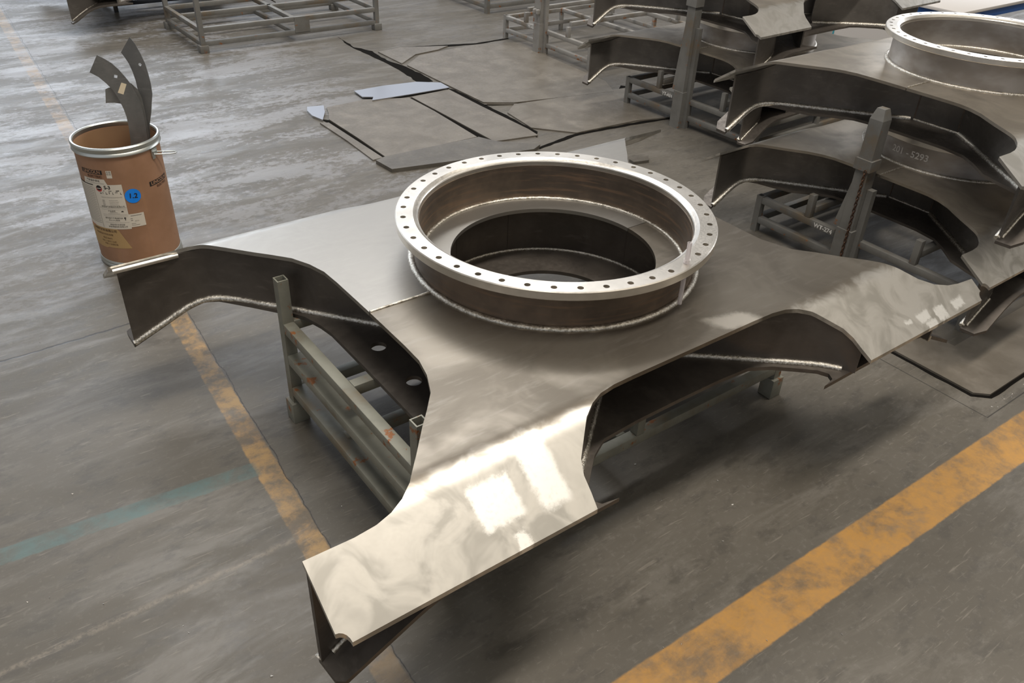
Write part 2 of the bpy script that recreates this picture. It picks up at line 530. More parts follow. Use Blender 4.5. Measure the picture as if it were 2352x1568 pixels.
def tube(name, pts, r, mat, parent=None, seg=8, closed=False, wob=0.0, step=None, up=Vector((0, 0, 1))):
    P = [Vector(p) for p in pts]
    if step:
        Q = []
        n = len(P) if closed else len(P) - 1
        for i in range(n):
            a, b = P[i], P[(i + 1) % len(P)]
            k = max(1, int((b - a).length / step))
            Q += [a.lerp(b, j / k) for j in range(k)]
        if not closed:
            Q.append(P[-1])
        P = Q
    bm = bmesh.new()
    rings = []
    n = len(P)
    for i, p in enumerate(P):
        if closed:
            d = P[(i + 1) % n] - P[i - 1]
        else:
            d = P[min(i + 1, n - 1)] - P[max(i - 1, 0)]
        if d.length < 1e-9:
            d = Vector((1, 0, 0))
        d.normalize()
        u = up if abs(d.dot(up)) < 0.95 else Vector((1, 0, 0))
        s = d.cross(u).normalized()
        w = s.cross(d).normalized()
        rr = r * (1 + random.uniform(-wob, wob))
        rings.append([bm.verts.new(p + (s * math.cos(2 * PI * k / seg) + w * math.sin(2 * PI * k / seg)) * rr) for k in range(seg)])
    for i in range(n if closed else n - 1):
        a, b = rings[i], rings[(i + 1) % n]
        for k in range(seg):
            bm.faces.new((a[k], a[(k + 1) % seg], b[(k + 1) % seg], b[k]))
    if not closed:
        bm.faces.new(rings[0])
        bm.faces.new(list(reversed(rings[-1])))
    return from_bm(name, bm, mat, parent, 60)

def wall_strip(name, path, zb, zt, t, mat, parent=None):
    """Vertical bent plate following a plan path, its bottom and top heights given by functions."""
    bm = bmesh.new()
    P = [Vector((x, y)) for x, y in path]
    rows = []
    for i, p in enumerate(P):
        d = (P[min(i + 1, len(P) - 1)] - P[max(i - 1, 0)]).normalized()
        nrm = Vector((-d.y, d.x)) * t / 2
        a, b = p + nrm, p - nrm
        z0, z1 = zb(p.x, p.y), zt(p.x, p.y)
        rows.append([bm.verts.new((a.x, a.y, z0)), bm.verts.new((a.x, a.y, z1)), bm.verts.new((b.x, b.y, z1)), bm.verts.new((b.x, b.y, z0))])
    for i in range(len(rows) - 1):
        a, b = rows[i], rows[i + 1]
        for k in range(4):
            bm.faces.new((a[k], a[(k + 1) % 4], b[(k + 1) % 4], b[k]))
    bm.faces.new(rows[0])
    bm.faces.new(list(reversed(rows[-1])))
    return from_bm(name, bm, mat, parent, 35)

def smooth_path(pts, it=2):
    for _ in range(it):
        q = [pts[0]]
        for a, b in zip(pts[:-1], pts[1:]):
            q.append((a[0] * .75 + b[0] * .25, a[1] * .75 + b[1] * .25))
            q.append((a[0] * .25 + b[0] * .75, a[1] * .25 + b[1] * .75))
        q.append(pts[-1])
        pts = q
    return pts

def text_mesh(s, size, align='CENTER', shear=0.0, bold=0.0):
    cu = bpy.data.curves.new('lettering', 'FONT')
    cu.body = s
    cu.size = size
    cu.align_x = align
    cu.align_y = 'CENTER'
    cu.shear = shear
    cu.offset = bold
    cu.resolution_u = 3
    o = bpy.data.objects.new('lettering', cu)
    COL.objects.link(o)
    dg = bpy.context.evaluated_depsgraph_get()
    dg.update()
    me = bpy.data.meshes.new_from_object(o.evaluated_get(dg))
    bpy.data.objects.remove(o)
    me.materials.clear()
    return me

def flat_text(name, s, size, mat, parent, origin, ux, uy, lift=0.0015, **kw):
    me = text_mesh(s, size, **kw)
    o3, u, v = Vector(origin), Vector(ux).normalized(), Vector(uy).normalized()
    nn = u.cross(v)
    for p in me.vertices:
        p.co = o3 + u * p.co.x + v * p.co.y + nn * lift
    return link(name, me, mat, parent)

# ------------------------------------------------------------------ the excavator carriage frame
# quarter outlines in plan, |x| |y|, measured for the large frame (half length 1.8, half width 1.29)
OUT = [(1.005, 0.30), (1.010, 0.42), (1.035, 0.52), (1.080, 0.62), (1.145, 0.70), (1.204, 0.767), (1.30, 0.885), (1.385, 0.985),
       (1.436, 1.023), (1.49, 1.046), (1.55, 1.059), (1.63, 1.064), (1.80, 1.062)]
OUT_R = [(0.995, 0.30), (0.995, 0.46), (1.041, 0.617), (1.119, 0.709), (1.19, 0.806), (1.267, 0.896), (1.325, 0.979), (1.381, 1.045),
         (1.436, 1.095), (1.521, 1.144), (1.608, 1.172), (1.686, 1.184), (1.805, 1.192)]
INN = [(0.815, 1.29), (0.805, 1.24), (0.798, 1.187), (0.775, 1.140), (0.719, 1.085), (0.665, 1.033), (0.607, 0.997), (0.547, 0.974),
       (0.47, 0.963), (0.36, 0.961)]
BOT_O = [(1.020, 0.0), (1.022, 0.38), (1.035, 0.47), (1.066, 0.582), (1.12, 0.675), (1.24, 0.835), (1.35, 0.975), (1.41, 1.022), (1.50, 1.042), (1.798, 1.070)]
BOT_I = [(0.625, 1.213), (0.70, 1.200), (0.722, 1.165), (0.700, 1.118), (0.62, 1.045), (0.545, 0.980), (0.446, 0.926), (0.25, 0.914), (0.0, 0.912)]
WEB_O = [(1.765, 1.078), (1.60, 1.060), (1.47, 1.042), (1.395, 1.015), (1.30, 0.955), (1.10, 0.710), (0.80, 0.338), (0.615, 0.108)]
BOT_S = [(0.0, .775), (.22, .776), (.40, .785), (.48, .83), (.55, .90), (.615, .955), (.635, 1.0), (.62, 1.04), (.57, 1.09), (1.27, 1.115), (1.318, 1.075), (1.322, .990), (1.20, .986), (1.07, .981), (1.005, .955), (.975, .88), (.945, .76), (.90, .63), (.79, .51), (.71, .40), (.68, .25), (.68, 0.0)]
WEB_S = [(1.310, 0.998), (1.20, 0.994), (1.075, 0.988), (1.02, 0.965), (0.94, 0.890), (0.64, 0.515), (0.36, 0.16)]
WEB_SX = [(1.10, 1.05), (1.08, 1.00), (1.03, 0.965), (0.94, 0.890), (0.64, 0.515), (0.36, 0.16)]
WEB_OX = [(1.395, 1.262), (1.385, 1.15), (1.36, 1.04), (1.30, 0.955), (1.10, 0.710), (0.80, 0.338), (0.615, 0.108)]
WEB_I = [(0.832, 1.228), (0.815, 1.180), (0.775, 1.118), (0.72, 1.062), (0.50, 0.874), (0.30, 0.702), (0.165, 0.602)]

def notch(cx, cy, sx, sy, r=0.036):
    """quarter-round corner notch at an outer tip corner, going from the long side to the end edge"""
    pts = []
    for i in range(6):
        a = PI / 2 * i / 5
        pts.append((cx - sx * r * math.sin(a) * 1.0, cy - sy * r * math.cos(a)))
    return pts

def carriage_frame(label, cat, p, group=None):
    fx, fy, kz = p['fx'], p['fy'], p['k']
    ZT, ZB, tt, tb = p['ztop'], p['zbot'], p['tt'], p['tb']      # top faces of the two plates; plate thicknesses
    y0, slope, x0, sl2 = p['y0'], p['slope'], p['x0'], p['slope2']
    ring, zr, k = p['ring'], p['zring'], p['ring'] / 0.755
    deck, label_mat = p['deck'], None
    def sm(v, w):           # softened ramp
        if v <= -w: return 0.0
        if v >= w: return v
        return (v + w) ** 2 / (4 * w)
    topz = lambda x, y: ZT - slope * sm(abs(y) - y0, 0.06)
    botz = lambda x, y: ZB - sl2 * sm(abs(x) - x0, p['soft'])
    root = thing('carriage_frame', label, cat, group=group)
    mp = lambda pts, sx, sy: [(sx * fx(a), sy * fy(b)) for a, b in pts]
    # top plate in two halves, butt-welded along the middle
    yend, xt = fy(1.29), fx(1.80)
    hole_r = 0.4986 * k
    ys = [y0 + .06 * i / 5 for i in range(-5, 6)]
    for sy in (-1, 1):
        outl = []
        for sx in (-1, 1):
            o = OUT_R if (sx > 0 and sy < 0) else OUT
            tip = fx(o[-1][0])
            seq = mp(o, sx, sy)
            nt = notch(sx * tip, sy * yend, sx, sy, 0.036 * kz)
            seq = seq + nt + mp(INN, sx, sy)
            if sx < 0:
                outl += [(-fx(1.003), sy * 0.002)] + seq
            else:
                outl += list(reversed(seq)) + [(fx(0.998), sy * 0.002)]
        a0 = math.asin(0.002 / hole_r)
        arc = [(hole_r * math.cos(t), sy * hole_r * math.sin(t)) for t in [a0 + (PI - 2 * a0) * i / 48 for i in range(49)]]
        slab('top_plate', outl + arc, topz, tt, deck, root, cuts_y=[sy * v for v in ys])
    # bottom plate
    outl = []
    for sx, sy in ((-1, 1), (-1, -1), (1, -1), (1, 1)):
        seq = mp(BOT_I, sx, sy)[::-1] + [(sx * fx(1.768), sy * fy(1.207)), (sx * fx(1.79), sy * fy(1.182))] + mp(BOT_O, sx, sy)[::-1]
        if not (sx < 0 and sy < 0):
            seq = [(max(-fx(1.770), min(fx(1.770), a)), b) for a, b in seq]
        if sx * sy > 0:
            seq = seq[::-1]
        outl += seq
    ded = []
    for q in outl:
        if not ded or (abs(q[0] - ded[-1][0]) + abs(q[1] - ded[-1][1])) > 1e-5:
            ded.append(q)
    if p['close']:
        ded = [(sx * a, sy * b) for sx, sy in ((-1, 1), (-1, -1), (1, -1), (1, 1)) for a, b in (BOT_S if sx * sy < 0 else BOT_S[::-1])]
        ded = [q for i, q in enumerate(ded) if math.hypot(q[0] - ded[i - 1][0], q[1] - ded[i - 1][1]) > 1e-5]
    hs = [(0, 0, p['rhole'])] + [(s * fx(0.89), fy(y), 0.037 * kz) for s in (-1, 1) for y in (0.16, -0.16)]
    xs = [s * (x0 + p['soft'] * d / 4) for s in (-1, 1) for d in range(-4, 5)]
    slab('bottom_plate', ded, botz, tb, M['under'], root, cuts_x=xs, holes=hs)
    # side webs and their weld beads
    tw = 0.016 * kz
    for sx in (-1, 1):
        for sy in (-1, 1):
            for pth, nm in ((WEB_O, 0), (WEB_I, 1)):
                if nm == 0 and sx > 0:
                    pth = WEB_OX
                path = smooth_path(mp(pth, sx, sy))
                if nm == 0 and sx < 0 and sy < 0 and not p['close']:
                    path[0] = (-1.797, -1.084)
                if nm == 0 and p['close']:
                    path = smooth_path([(sx * a, sy * b) for a, b in (WEB_S if sx < 0 else WEB_SX)])
                wall_strip('side_web', path, lambda x, y: botz(x, y) + .0005, lambda x, y: topz(x, y) - tt - .0005, tw, p['web'], root)
                out = []
                i0 = 0 if nm == 0 else 6
                for i, (a, b) in list(enumerate(path[:-1 if p['close'] else -3]))[i0:]:
                    q = path[i + 1]
                    d = Vector((q[0] - a, q[1] - b)).normalized()
                    nn = Vector((-d.y, d.x))
                    # towards the outside of the box girder
                    if nm == 0:
                        s = 1 if nn.dot(Vector((sx, -sy * 0.2))) > 0 else -1
                        if abs(d.y) < abs(d.x) * 0.5:
                            s = 1 if nn.y * sy < 0 else -1
                    else:
                        s = 1 if nn.dot(Vector((-sx * 0.6, sy))) > 0 else -1
                    w = tw / 2 + 0.003
                    out.append((a + nn.x * s * w, b + nn.y * s * w, botz(a, b) + 0.004))
                tube('weld_bead', out, p['bead'], M['weld'], root, 8, wob=0.07, step=0.02)
    tip = [(-1.300, -1.010), (-1.20, -1.006), (-1.10, -1.002)] if p['close'] else [(-1.755, -1.092), (-1.60, -1.074), (-1.46, -1.056)]
    tube('weld_bead', [(a, b, botz(a, b) + .004) for a, b in tip], 0.010 * kz, M['weld'], root, 8, wob=.08, step=.02)
    if not p['close']:
        edge = [(-1.785 + .06 * i, 1.052 - .0006 * i) for i in range(6)]
        tube('ground_fillet', [(a, b - .008, topz(a, b) - tt - .006) for a, b in edge], 0.0125, M['machined'], root, 8, step=.03)
    if p['close']:
        for sx in (-1, 1):
            cx, cy = 0.36, 0.16
            path = [(sx * cx, -cy), (sx * cx, 0), (sx * cx, cy)]
            wall_strip('closing_web', path, lambda x, y: botz(x, y) + .0005, lambda x, y: topz(x, y) - tt - .0005, tw, p['web'], root)
            tube('weld_bead', [(sx * (cx + .008), -cy, ZB + .003), (sx * (cx + .008), cy, ZB + .003)], 0.009, M['weld'], root, 8, wob=.1, step=.02)
            for sy in (-1, 1):
                tube('weld_bead', [(sx * (cx + .006), sy * cy, ZB + .005), (sx * (cx + .006), sy * cy, ZT - tt - .005)], 0.006, M['rolled'], root, 8, wob=.1, step=.02)
    # weld seam between the halves of the top plate
    for s in (-1, 1):
        tube('weld_bead', [(s * fx(1.0), 0, ZT + .001), (s * 0.70 * k, 0, ZT + .001)], 0.0065 * kz, M['weld'], root, 8, wob=0.12, step=0.015)
    # drum between the plates, bearing cylinder, bolt flange
    ri_ = p['rdrum']
    lathe('inner_drum', [(ri_, ZB + .001), (ri_ + .016, ZB + .001), (ri_ + .016, ZT - tt - .001), (ri_, ZT - tt - .001)], M['web'], root, 96, closed=True)
    lathe('weld_bead', [(ri_ + .002 + 0.011 * kz * math.cos(a), ZB + 0.003 + 0.011 * kz * math.sin(a)) for a in [2 * PI * i / 8 for i in range(8)]], M['weld'], root, 160, closed=True, smooth=60)
    zf = zr - 0.042 * kz
    lathe('bearing_cylinder', [(0.645 * k, ZT), (0.675 * k, ZT), (0.675 * k, zf + .004), (0.645 * k, zf + .004)], p['roll'], root, 128, closed=True)
    for rr, w in ((0.687, 0.016), (0.637, 0.0115)):
        bm = bmesh.new()
        rings = []
        n = 260
        for i in range(n):
            a = 2 * PI * i / n
            ww = w * kz * (1 + random.uniform(-.07, .07))
            rings.append([bm.verts.new(((rr * k + ww * math.cos(t)) * math.cos(a), (rr * k + ww * math.cos(t)) * math.sin(a), ZT + .001 + ww * .75 * math.sin(t))) for t in [2 * PI * j / 8 for j in range(8)]])
        for i in range(n):
            for j in range(8):
                bm.faces.new((rings[i][j], rings[(i + 1) % n][j], rings[(i + 1) % n][(j + 1) % 8], rings[i][(j + 1) % 8]))
        from_bm('weld_bead', bm, M['weld'], root, 60)
    bolt_flange(root, ring, zr, zf, k, p['holes'])
    return root

def bolt_flange(root, ring, zr, zf, k, nh):
    ro, ri, rb, rh = ring, 0.672 * k, 0.7185 * k, 0.0135 * k
    c = 0.004 * k
    bm = bmesh.new()
    A0 = math.radians(59.1)
    step = 2 * PI / nh
    def sector(z, i):
        a = A0 + i * step
        l, h = a - step / 2, a + step / 2
        pts = []
        for j in range(5): pts.append((ro - c, l + (h - l) * j / 5))
        for j in range(3): pts.append((ro - c + (ri - ro + c) * j / 3, h))
        for j in range(5): pts.append((ri, h + (l - h) * j / 5))
        for j in range(3): pts.append((ri + (ro - c - ri) * j / 3, l))
        outer = [bm.verts.new((r * math.cos(t), r * math.sin(t), z)) for r, t in pts]
        cx, cy = rb * math.cos(a), rb * math.sin(a)
        inner = []
        for v in outer:
            d = Vector((v.co.x - cx, v.co.y - cy)).normalized() * rh
            inner.append(bm.verts.new((cx + d.x, cy + d.y, z)))
        m = len(outer)
        for j in range(m):
            bm.faces.new((outer[j], outer[(j + 1) % m], inner[(j + 1) % m], inner[j]))
        return inner
    for i in range(nh):
        t = sector(zr, i)
        b = sector(zf, i)
        m = len(t)
        for j in range(m):
            bm.faces.new((t[j], t[(j + 1) % m], b[(j + 1) % m], b[j]))
    n = nh * 5
    def skin(prof):
        rs = []
        for i in range(n):
            a = A0 - step / 2 + i * step / 5
            rs.append([bm.verts.new((r * math.cos(a), r * math.sin(a), z)) for r, z in prof])
        for i in range(n):
            p_, q_ = rs[i], rs[(i + 1) % n]
            for j in range(len(prof) - 1):
                bm.faces.new((p_[j], q_[j], q_[j + 1], p_[j + 1]))
    skin([(ro - c, zr), (ro, zr - c), (ro, zf + c), (ro - c, zf)])
    skin([(ri, zr), (0.658 * k, zr - 0.011 * k), (0.651 * k, zr - 0.013 * k), (0.648 * k, zr - 0.018 * k), (0.648 * k, zf - 0.012 * k), (0.645 * k, zf - 0.016 * k), (0.655 * k, zf - .016 * k), (ri, zf)])
    bmesh.ops.remove_doubles(bm, verts=bm.verts, dist=0.00005)
    from_bm('bolt_flange', bm, M['machined'], root, 25)

BIG = dict(fx=lambda a: a, fy=lambda b: b, k=1.0, ztop=0.943, zbot=0.632, tt=0.020, tb=0.020, y0=1.0, slope=0.68, x0=1.41, slope2=0.49,
           ring=0.755, zring=1.166, deck=M['deck'], holes=42, close=False, web=M['web'], rhole=0.378, rdrum=0.622, roll=M['rolled'], soft=0.09, bead=0.016)
def fx2(a):
    return a * 0.888 if a <= 1.1 else 0.9768 + (a - 1.1) * 0.6724
SMALL = dict(fx=fx2, fy=lambda b: b * 0.8457, k=0.88, ztop=0.364, zbot=0.018, tt=0.018, tb=0.018, y0=0.846, slope=0.66, x0=1.045, slope2=0.62,
             ring=0.665, zring=0.578, deck=M['deck_dull'], holes=42, close=True, web=M['web_grey'], rhole=0.24, rdrum=0.335, roll=M['rolled_grey'], soft=0.13, bead=0.0185)

# ------------------------------------------------------------------ pallets of welded square tube
def hollow_post(bm, cx, cy, z0, z1, w, t=0.006):
    h = w / 2
    i = h - t
    o = [(-h, -h), (h, -h), (h, h), (-h, h)]
    q = [(-i, -i), (i, -i), (i, i), (-i, i)]
    V = lambda pts, z: [bm.verts.new((cx + x, cy + y, z)) for x, y in pts]
    ob, ot, it, ib = V(o, z0), V(o, z1), V(q, z1), V(q, max(z0, z1 - 0.15))
    for k in range(4):
        j = (k + 1) % 4
        bm.faces.new((ob[k], ob[j], ot[j], ot[k]))
        bm.faces.new((ot[k], ot[j], it[j], it[k]))
        bm.faces.new((it[k], it[j], ib[j], ib[k]))
    bm.faces.new(ib)
    bm.faces.new(list(reversed(ob)))

def pallet(label, hx, hy, levels_x, levels_y, corner_top, mat, loc=(0, 0, 0), rz=0.0, w=0.055, foot=None, cross=(), mids=(), tall=None, group=None, cat='pallet'):
    """levels_y: rail tops on the two end sides (running along y); levels_x: on the two long sides."""
    r = thing('steel_pallet', label, cat, loc, rz, group)
    h = w / 2
    for i, (sx, sy) in enumerate(((-1, 1), (-1, -1), (1, -1), (1, 1))):
        bm = bmesh.new()
        hollow_post(bm, sx * hx, sy * hy, (foot[1] if foot else 0.0), corner_top[i], w)
        from_bm('post', bm, mat, r)
        if foot:
            f, fh = foot
            box('foot', (sx * hx - f / 2, sy * hy - f / 2, 0), (sx * hx + f / 2, sy * hy + f / 2, fh), mat, r, 0.004)
    for z, d in levels_y:
        for sx in (-1, 1):
            box('rail', (sx * (hx - d / 2 + h) - d / 2, -hy + h, z - w), (sx * (hx - d / 2 + h) + d / 2, hy - h, z), mat, r, 0.004)
    for z, d in levels_x:
        for sy in (-1, 1):
            box('rail', (-hx + h, sy * hy - h, z - w), (hx - h, sy * hy + h, z), mat, r, 0.004)
    for (ax, c, z) in cross:
        if ax == 'x':
            box('cross_beam', (-hx + h, c - h, z - w), (hx - h, c + h, z), mat, r, 0.004)
        else:
            box('cross_beam', (c - h, -hy + h, z - w), (c + h, hy - h, z), mat, r, 0.004)
    for (x, y, z0, z1) in mids:
        box('strut', (x - h * .92, y - h * .92, z0), (x + h * .92, y + h * .92, z1), mat, r, 0.003)
    return r

# ------------------------------------------------------------------ floor
bm = bmesh.new()
vs = [bm.verts.new(p) for p in ((-16, -9, 0), (40, -9, 0), (40, 40, 0), (-16, 40, 0))]
bm.faces.new(vs)
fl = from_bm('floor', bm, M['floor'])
fl['kind'] = 'structure'

# ------------------------------------------------------------------ the main frame and its pallet
main = carriage_frame('large bare steel carriage frame with open bolt ring on the rusty pallet in front', 'machine frame', BIG)

big_pallet = pallet('grey green rusty tube pallet carrying the large carriage frame in front', 1.142, 0.635,
       [(0.610, 0.055), (0.215, 0.055)], [(0.610, 0.055), (0.425, 0.075), (0.225, 0.085)], (0.845, 0.845, 0.845, 0.845), M['paint'],
       foot=(0.088, 0.125), cross=[('x', 0.0, 0.610), ('y', 0.0, 0.610), ('x', 0.12, 0.23), ('y', 0.0, 0.215)],
       mids=[(0.08, -0.635, 0.215, 0.555), (0.08, 0.635, 0.215, 0.555)])

# clear plastic tube standing in the uncovered bolt hole at the front right of the ring
ang = math.radians(59.1) + 2 * PI / 42 * 26
for_h = (0.7185 * math.cos(-math.radians(77.9)), 0.7185 * math.sin(-math.radians(77.9)))
k27 = round((math.radians(-78.09) - math.radians(59.1)) / (2 * PI / 42))
ah = math.radians(59.1) + k27 * 2 * PI / 42
tx, ty = 0.7185 * math.cos(ah), 0.7185 * math.sin(ah)
tb_ = thing('plastic_tube', 'clear plastic tube standing through a bolt hole of the front ring', 'tube', (tx, ty, 0.9635))
lathe('tube_wall', [(0.0, 0.0), (0.0102, 0.0), (0.0102, 0.300), (0.0088, 0.300), (0.0088, 0.004), (0.0, 0.004)], M['plastic'], tb_, 24)
lathe('collar', [(0.0108, 0.2045), (0.0155, 0.2045), (0.0150, 0.222), (0.0108, 0.222)], M['plastic'], tb_, 24, closed=True)

# ------------------------------------------------------------------ fibre drum with steel strips
DX, DY = -1.28, 2.935
drum = thing('fibre_drum', 'open brown cardboard drum with metal rims holding curved steel strips', 'drum', (DX, DY, 0))
R = 0.259
lathe('barrel', [(0.0, 0.012), (R - .002, 0.012), (R, 0.03), (R, 0.80), (R + .004, 0.825), (R - .004, 0.825), (R - .006, 0.80), (R - .006, 0.02), (0.0, 0.02)], M['board'], drum, 72)
lathe('liner', [(R - .0065, 0.025), (R - .0065, 0.815), (R - .0075, 0.815), (R - .0075, 0.025)], M['board_in'], drum, 72, closed=True)
lathe('rim_band', [(R + .001, 0.792), (R + .008, 0.793), (R + .013, 0.800), (R + .010, 0.809), (R + .004, 0.816), (R + .006, 0.824), (R + .013, 0.834), (R + .013, 0.844), (R + .007, 0.852), (R - .002, 0.853), (R - .008, 0.846), (R - .008, 0.826), (R + .001, 0.810)], M['galv'], drum, 72, closed=True)
lathe('base_band', [(R + .001, 0.0), (R + .008, 0.004), (R + .008, 0.014), (R + .003, 0.024), (R + .007, 0.034), (R + .004, 0.046), (R + .001, 0.048)], M['galv'], drum, 72)
def cp(deg, z, lift=0.0012):
    a = math.radians(deg)
    return (( R + lift) * math.cos(a), (R + lift) * math.sin(a), z)
def cyl_patch(name, a0, a1, z0, z1, mat, parent=None, lift=0.0012, poly=None):
    bm = bmesh.new()
    n = max(2, int(abs(a1 - a0) / 3))
    if poly is None:
        cols = [(bm.verts.new(cp(a0 + (a1 - a0) * i / n, z0, lift)), bm.verts.new(cp(a0 + (a1 - a0) * i / n, z1, lift))) for i in range(n + 1)]
        for p, q in zip(cols[:-1], cols[1:]):
            bm.faces.new((p[0], q[0], q[1], p[1]))
    else:
        lo, hi = poly
        cols = []
        for i in range(n + 1):
            a = a0 + (a1 - a0) * i / n
            cols.append((bm.verts.new(cp(a, lo(a), lift)), bm.verts.new(cp(a, hi(a), lift))))
        for p, q in zip(cols[:-1], cols[1:]):
            bm.faces.new((p[0], q[0], q[1], p[1]))
    return from_bm(name, bm, mat, parent, 60, fix=False)
def cyl_text(name, s, size, deg, z, mat, parent=None, lift=0.002, tilt=0.0, sx=1.0, bold=0.0):
    me = text_mesh(s, size, bold=bold)
    ct, st = math.cos(tilt), math.sin(tilt)
    for v in me.vertices:
        x, y = v.co.x * sx, v.co.y
        x, y = x * ct - y * st, x * st + y * ct
        a = deg + math.degrees(x / R)
        v.co = cp(a, z + y, lift)
    return link(name, me, mat, parent)
def dashes(name, rows, mat, parent=None, lift=0.0022):
    bm = bmesh.new()
    for (a0, a1, z, h) in rows:
        n = max(1, int(abs(a1 - a0) / 3))
        for i in range(n):
            p, q = a0 + (a1 - a0) * i / n, a0 + (a1 - a0) * (i + 1) / n
            bm.faces.new([bm.verts.new(cp(*w, lift)) for w in ((p, z - h / 2), (q, z - h / 2), (q, z + h / 2), (p, z + h / 2))])
    return from_bm(name, bm, mat, parent, fix=False)
def dot(name, deg, z, r, mat, parent=None, lift=0.002, a0=0, a1=360):
    bm = bmesh.new()
    c = bm.verts.new(cp(deg, z, lift))
    n = 36
    ring = []
    for i in range(n + 1):
        t = math.radians(a0 + (a1 - a0) * i / n)
        ring.append(bm.verts.new(cp(deg + math.degrees(r * math.cos(t) / R), z + r * math.sin(t), lift)))
    for i in range(n):
        bm.faces.new((c, ring[i], ring[i + 1]))
    return from_bm(name, bm, mat, parent, fix=False)
# printed maker's marks
lg = cyl_patch('printed_logo', -164, -129.5, 0.680, 0.708, M['ink'], drum)
cyl_text('lettering', 'LINCOLN', 0.030, -146.5, 0.694, M['board'], lg, bold=0.0008, sx=1.02)
cyl_text('lettering', 'ELECTRIC', 0.021, -142.5, 0.664, M['ink_dark_brown'], lg, bold=0.0006, sx=1.15)
lg = cyl_patch('printed_logo', -69, -30, 0.557, 0.588, M['ink'], drum)
cyl_text('lettering', 'LINCOLN', 0.031, -49.5, 0.5725, M['board'], lg, bold=0.0008, sx=1.15)
cyl_text('lettering', 'ELECTRIC', 0.020, -45.5, 0.542, M['ink_dark_brown'], lg, bold=0.0006, sx=1.2)
sm_ = cyl_patch('small_label', -124, -116.7, 0.657, 0.707, M['paper'], drum)
cyl_text('lettering', '合格', 0.015, -120.5, 0.697, M['ink_grey'], sm_)
cyl_text('lettering', '检验', 0.015, -120.5, 0.683, M['ink_grey'], sm_)
# main data label
lab = cyl_patch('data_label', -188, -107.2, 0.303, 0.612, M['paper'], drum, 0.0012,
                poly=(lambda a: 0.300, lambda a: 0.648 if -164 < a < -128.2 else (0.598 if a <= -146 else 0.612)))
cyl_patch('label_extension', -107.2, -86.8, 0.311, 0.404, M['paper'], lab, 0.0014)
cyl_text('lettering', '气体保护焊丝', 0.017, -147, 0.634, M['ink'], lab)
dashes('rule_line', [(-162, -130, 0.6185, 0.0016)], M['ink_grey'], lab)
dashes('black_bar', [(-188, -148.5, 0.603, 0.006)], M['ink'], lab)
dr = dot('round_mark', -139.7, 0.583, 0.0205, M['red'], lab)
dot('black_half', -139.7, 0.588, 0.0175, M['ink'], dr, 0.0024)
dashes('white_bar', [(-143.2, -136.4, 0.5845, 0.0045)], M['paper'], dr, 0.0028)
cyl_text('lettering', 'S-3', 0.032, -127.3, 0.5925, M['ink'], lab, bold=0.0009)
dashes('size_marks', [(-133.5, -132.5, 0.571, .004), (-126.5, -122, 0.571, .003), (-116.5, -112, 0.571, .005), (-139.5, -137, 0.553, .005), (-118, -114.5, 0.560, .003), (-135.2, -134.7, .556, .013), (-131, -130.5, .556, .013), (-131, -128.5, .549, .003), (-126.8, -125, .560, .003), (-126.1, -125.6, .555, .012), (-121.6, -121.1, .556, .012), (-121.6, -120.2, .549, .003), (-111.4, -110.9, .553, .012), (-111, -109.6, .547, .003)], M['ink'], lab)
rows = [(-139, -110, 0.528 - 0.004 * i, 0.0009) for i in range(2)]
rows += [(-139, -135.5, 0.505 - 0.011 * i, 0.003) for i in range(4)] + [(-129, -117 + (i % 2), 0.505 - 0.011 * i, 0.0014) for i in range(4)]
rows += [(-146.2, -107.6, 0.452, 0.0014), (-143, -108.5, 0.440, 0.001), (-143, -108.5, 0.405, 0.001), (-143, -108.5, 0.395, 0.001), (-143, -108.5, 0.348, 0.001)]
rows += [(-187, -150, 0.585 - 0.0125 * i, 0.0022) for i in range(21)]
rows += [(-132, -121, 0.420, 0.0015), (-135, -118, 0.412, 0.0012), (-105, -90, 0.392, 0.003), (-106, -103, 0.372, .003), (-106, -103, 0.359, .003), (-106, -100, 0.336, .002), (-106, -95, 0.325, .002)]
dashes('fine_print', rows, M['ink_grey'], lab)
dashes('label_frame', [(-148.3, -147.9, 0.445, 0.28)], M['ink_grey'], lab)
cyl_text('lettering', '林肯电气焊接材料有限公司', 0.0125, -126, 0.460, M['ink'], lab)
cyl_text('lettering', '产品说明', 0.012, -129, 0.429, M['ink'], lab)
cyl_text('lettering', '请存放于干燥通风处', 0.013, -128.5, 0.379, M['ink'], lab)
cyl_text('lettering', '向上小心轻放', 0.012, -128.5, 0.364, M['ink'], lab)
cyl_text('lettering', '焊接材料专用包装', 0.012, -125.5, 0.332, M['ink'], lab)
cyl_text('lettering', '林肯焊接材料有限公司', 0.0125, -125.5, 0.317, M['ink'], lab)
cyl_text('lettering', '02710', 0.010, -98, 0.352, M['ink_grey'], lab)
dot('arrow_mark', -114.2, 0.424, 0.0075, M['ink'], lab, 0.0024, 0, 180)
dashes('arrow_mark', [(-114.3, -111.5, 0.381, 0.007), (-113.3, -112.3, 0.372, 0.015)], M['ink'], lab)
dashes('red_edge', [(-188, -166, 0.301, 0.004)], M['red'], lab)
bl = dot('round_sticker', -95.8, 0.526, 0.0485, M['blue_dot'], drum, 0.0022)
cyl_text('lettering', '1.2', 0.046, -95.6, 0.526, M['ink'], bl, 0.003, tilt=-0.12, bold=0.0009)
yl = cyl_patch('kraft_paper_label', -188, -113, 0.16, 0.30, M['paper_yellow'], drum, 0.0010,
               poly=(lambda a: 0.150 if a < -150 else 0.158, lambda a: 0.302 if a < -127 else 0.302 - (a + 127) / 14 * 0.142))
cyl_text('lettering', '上海焊接材料有限公司', 0.021, -152, 0.281, M['ink_brown'], yl, bold=0.0004)
cyl_text('lettering', '焊丝制造专用包装桶', 0.016, -152, 0.252, M['ink_brown'], yl)
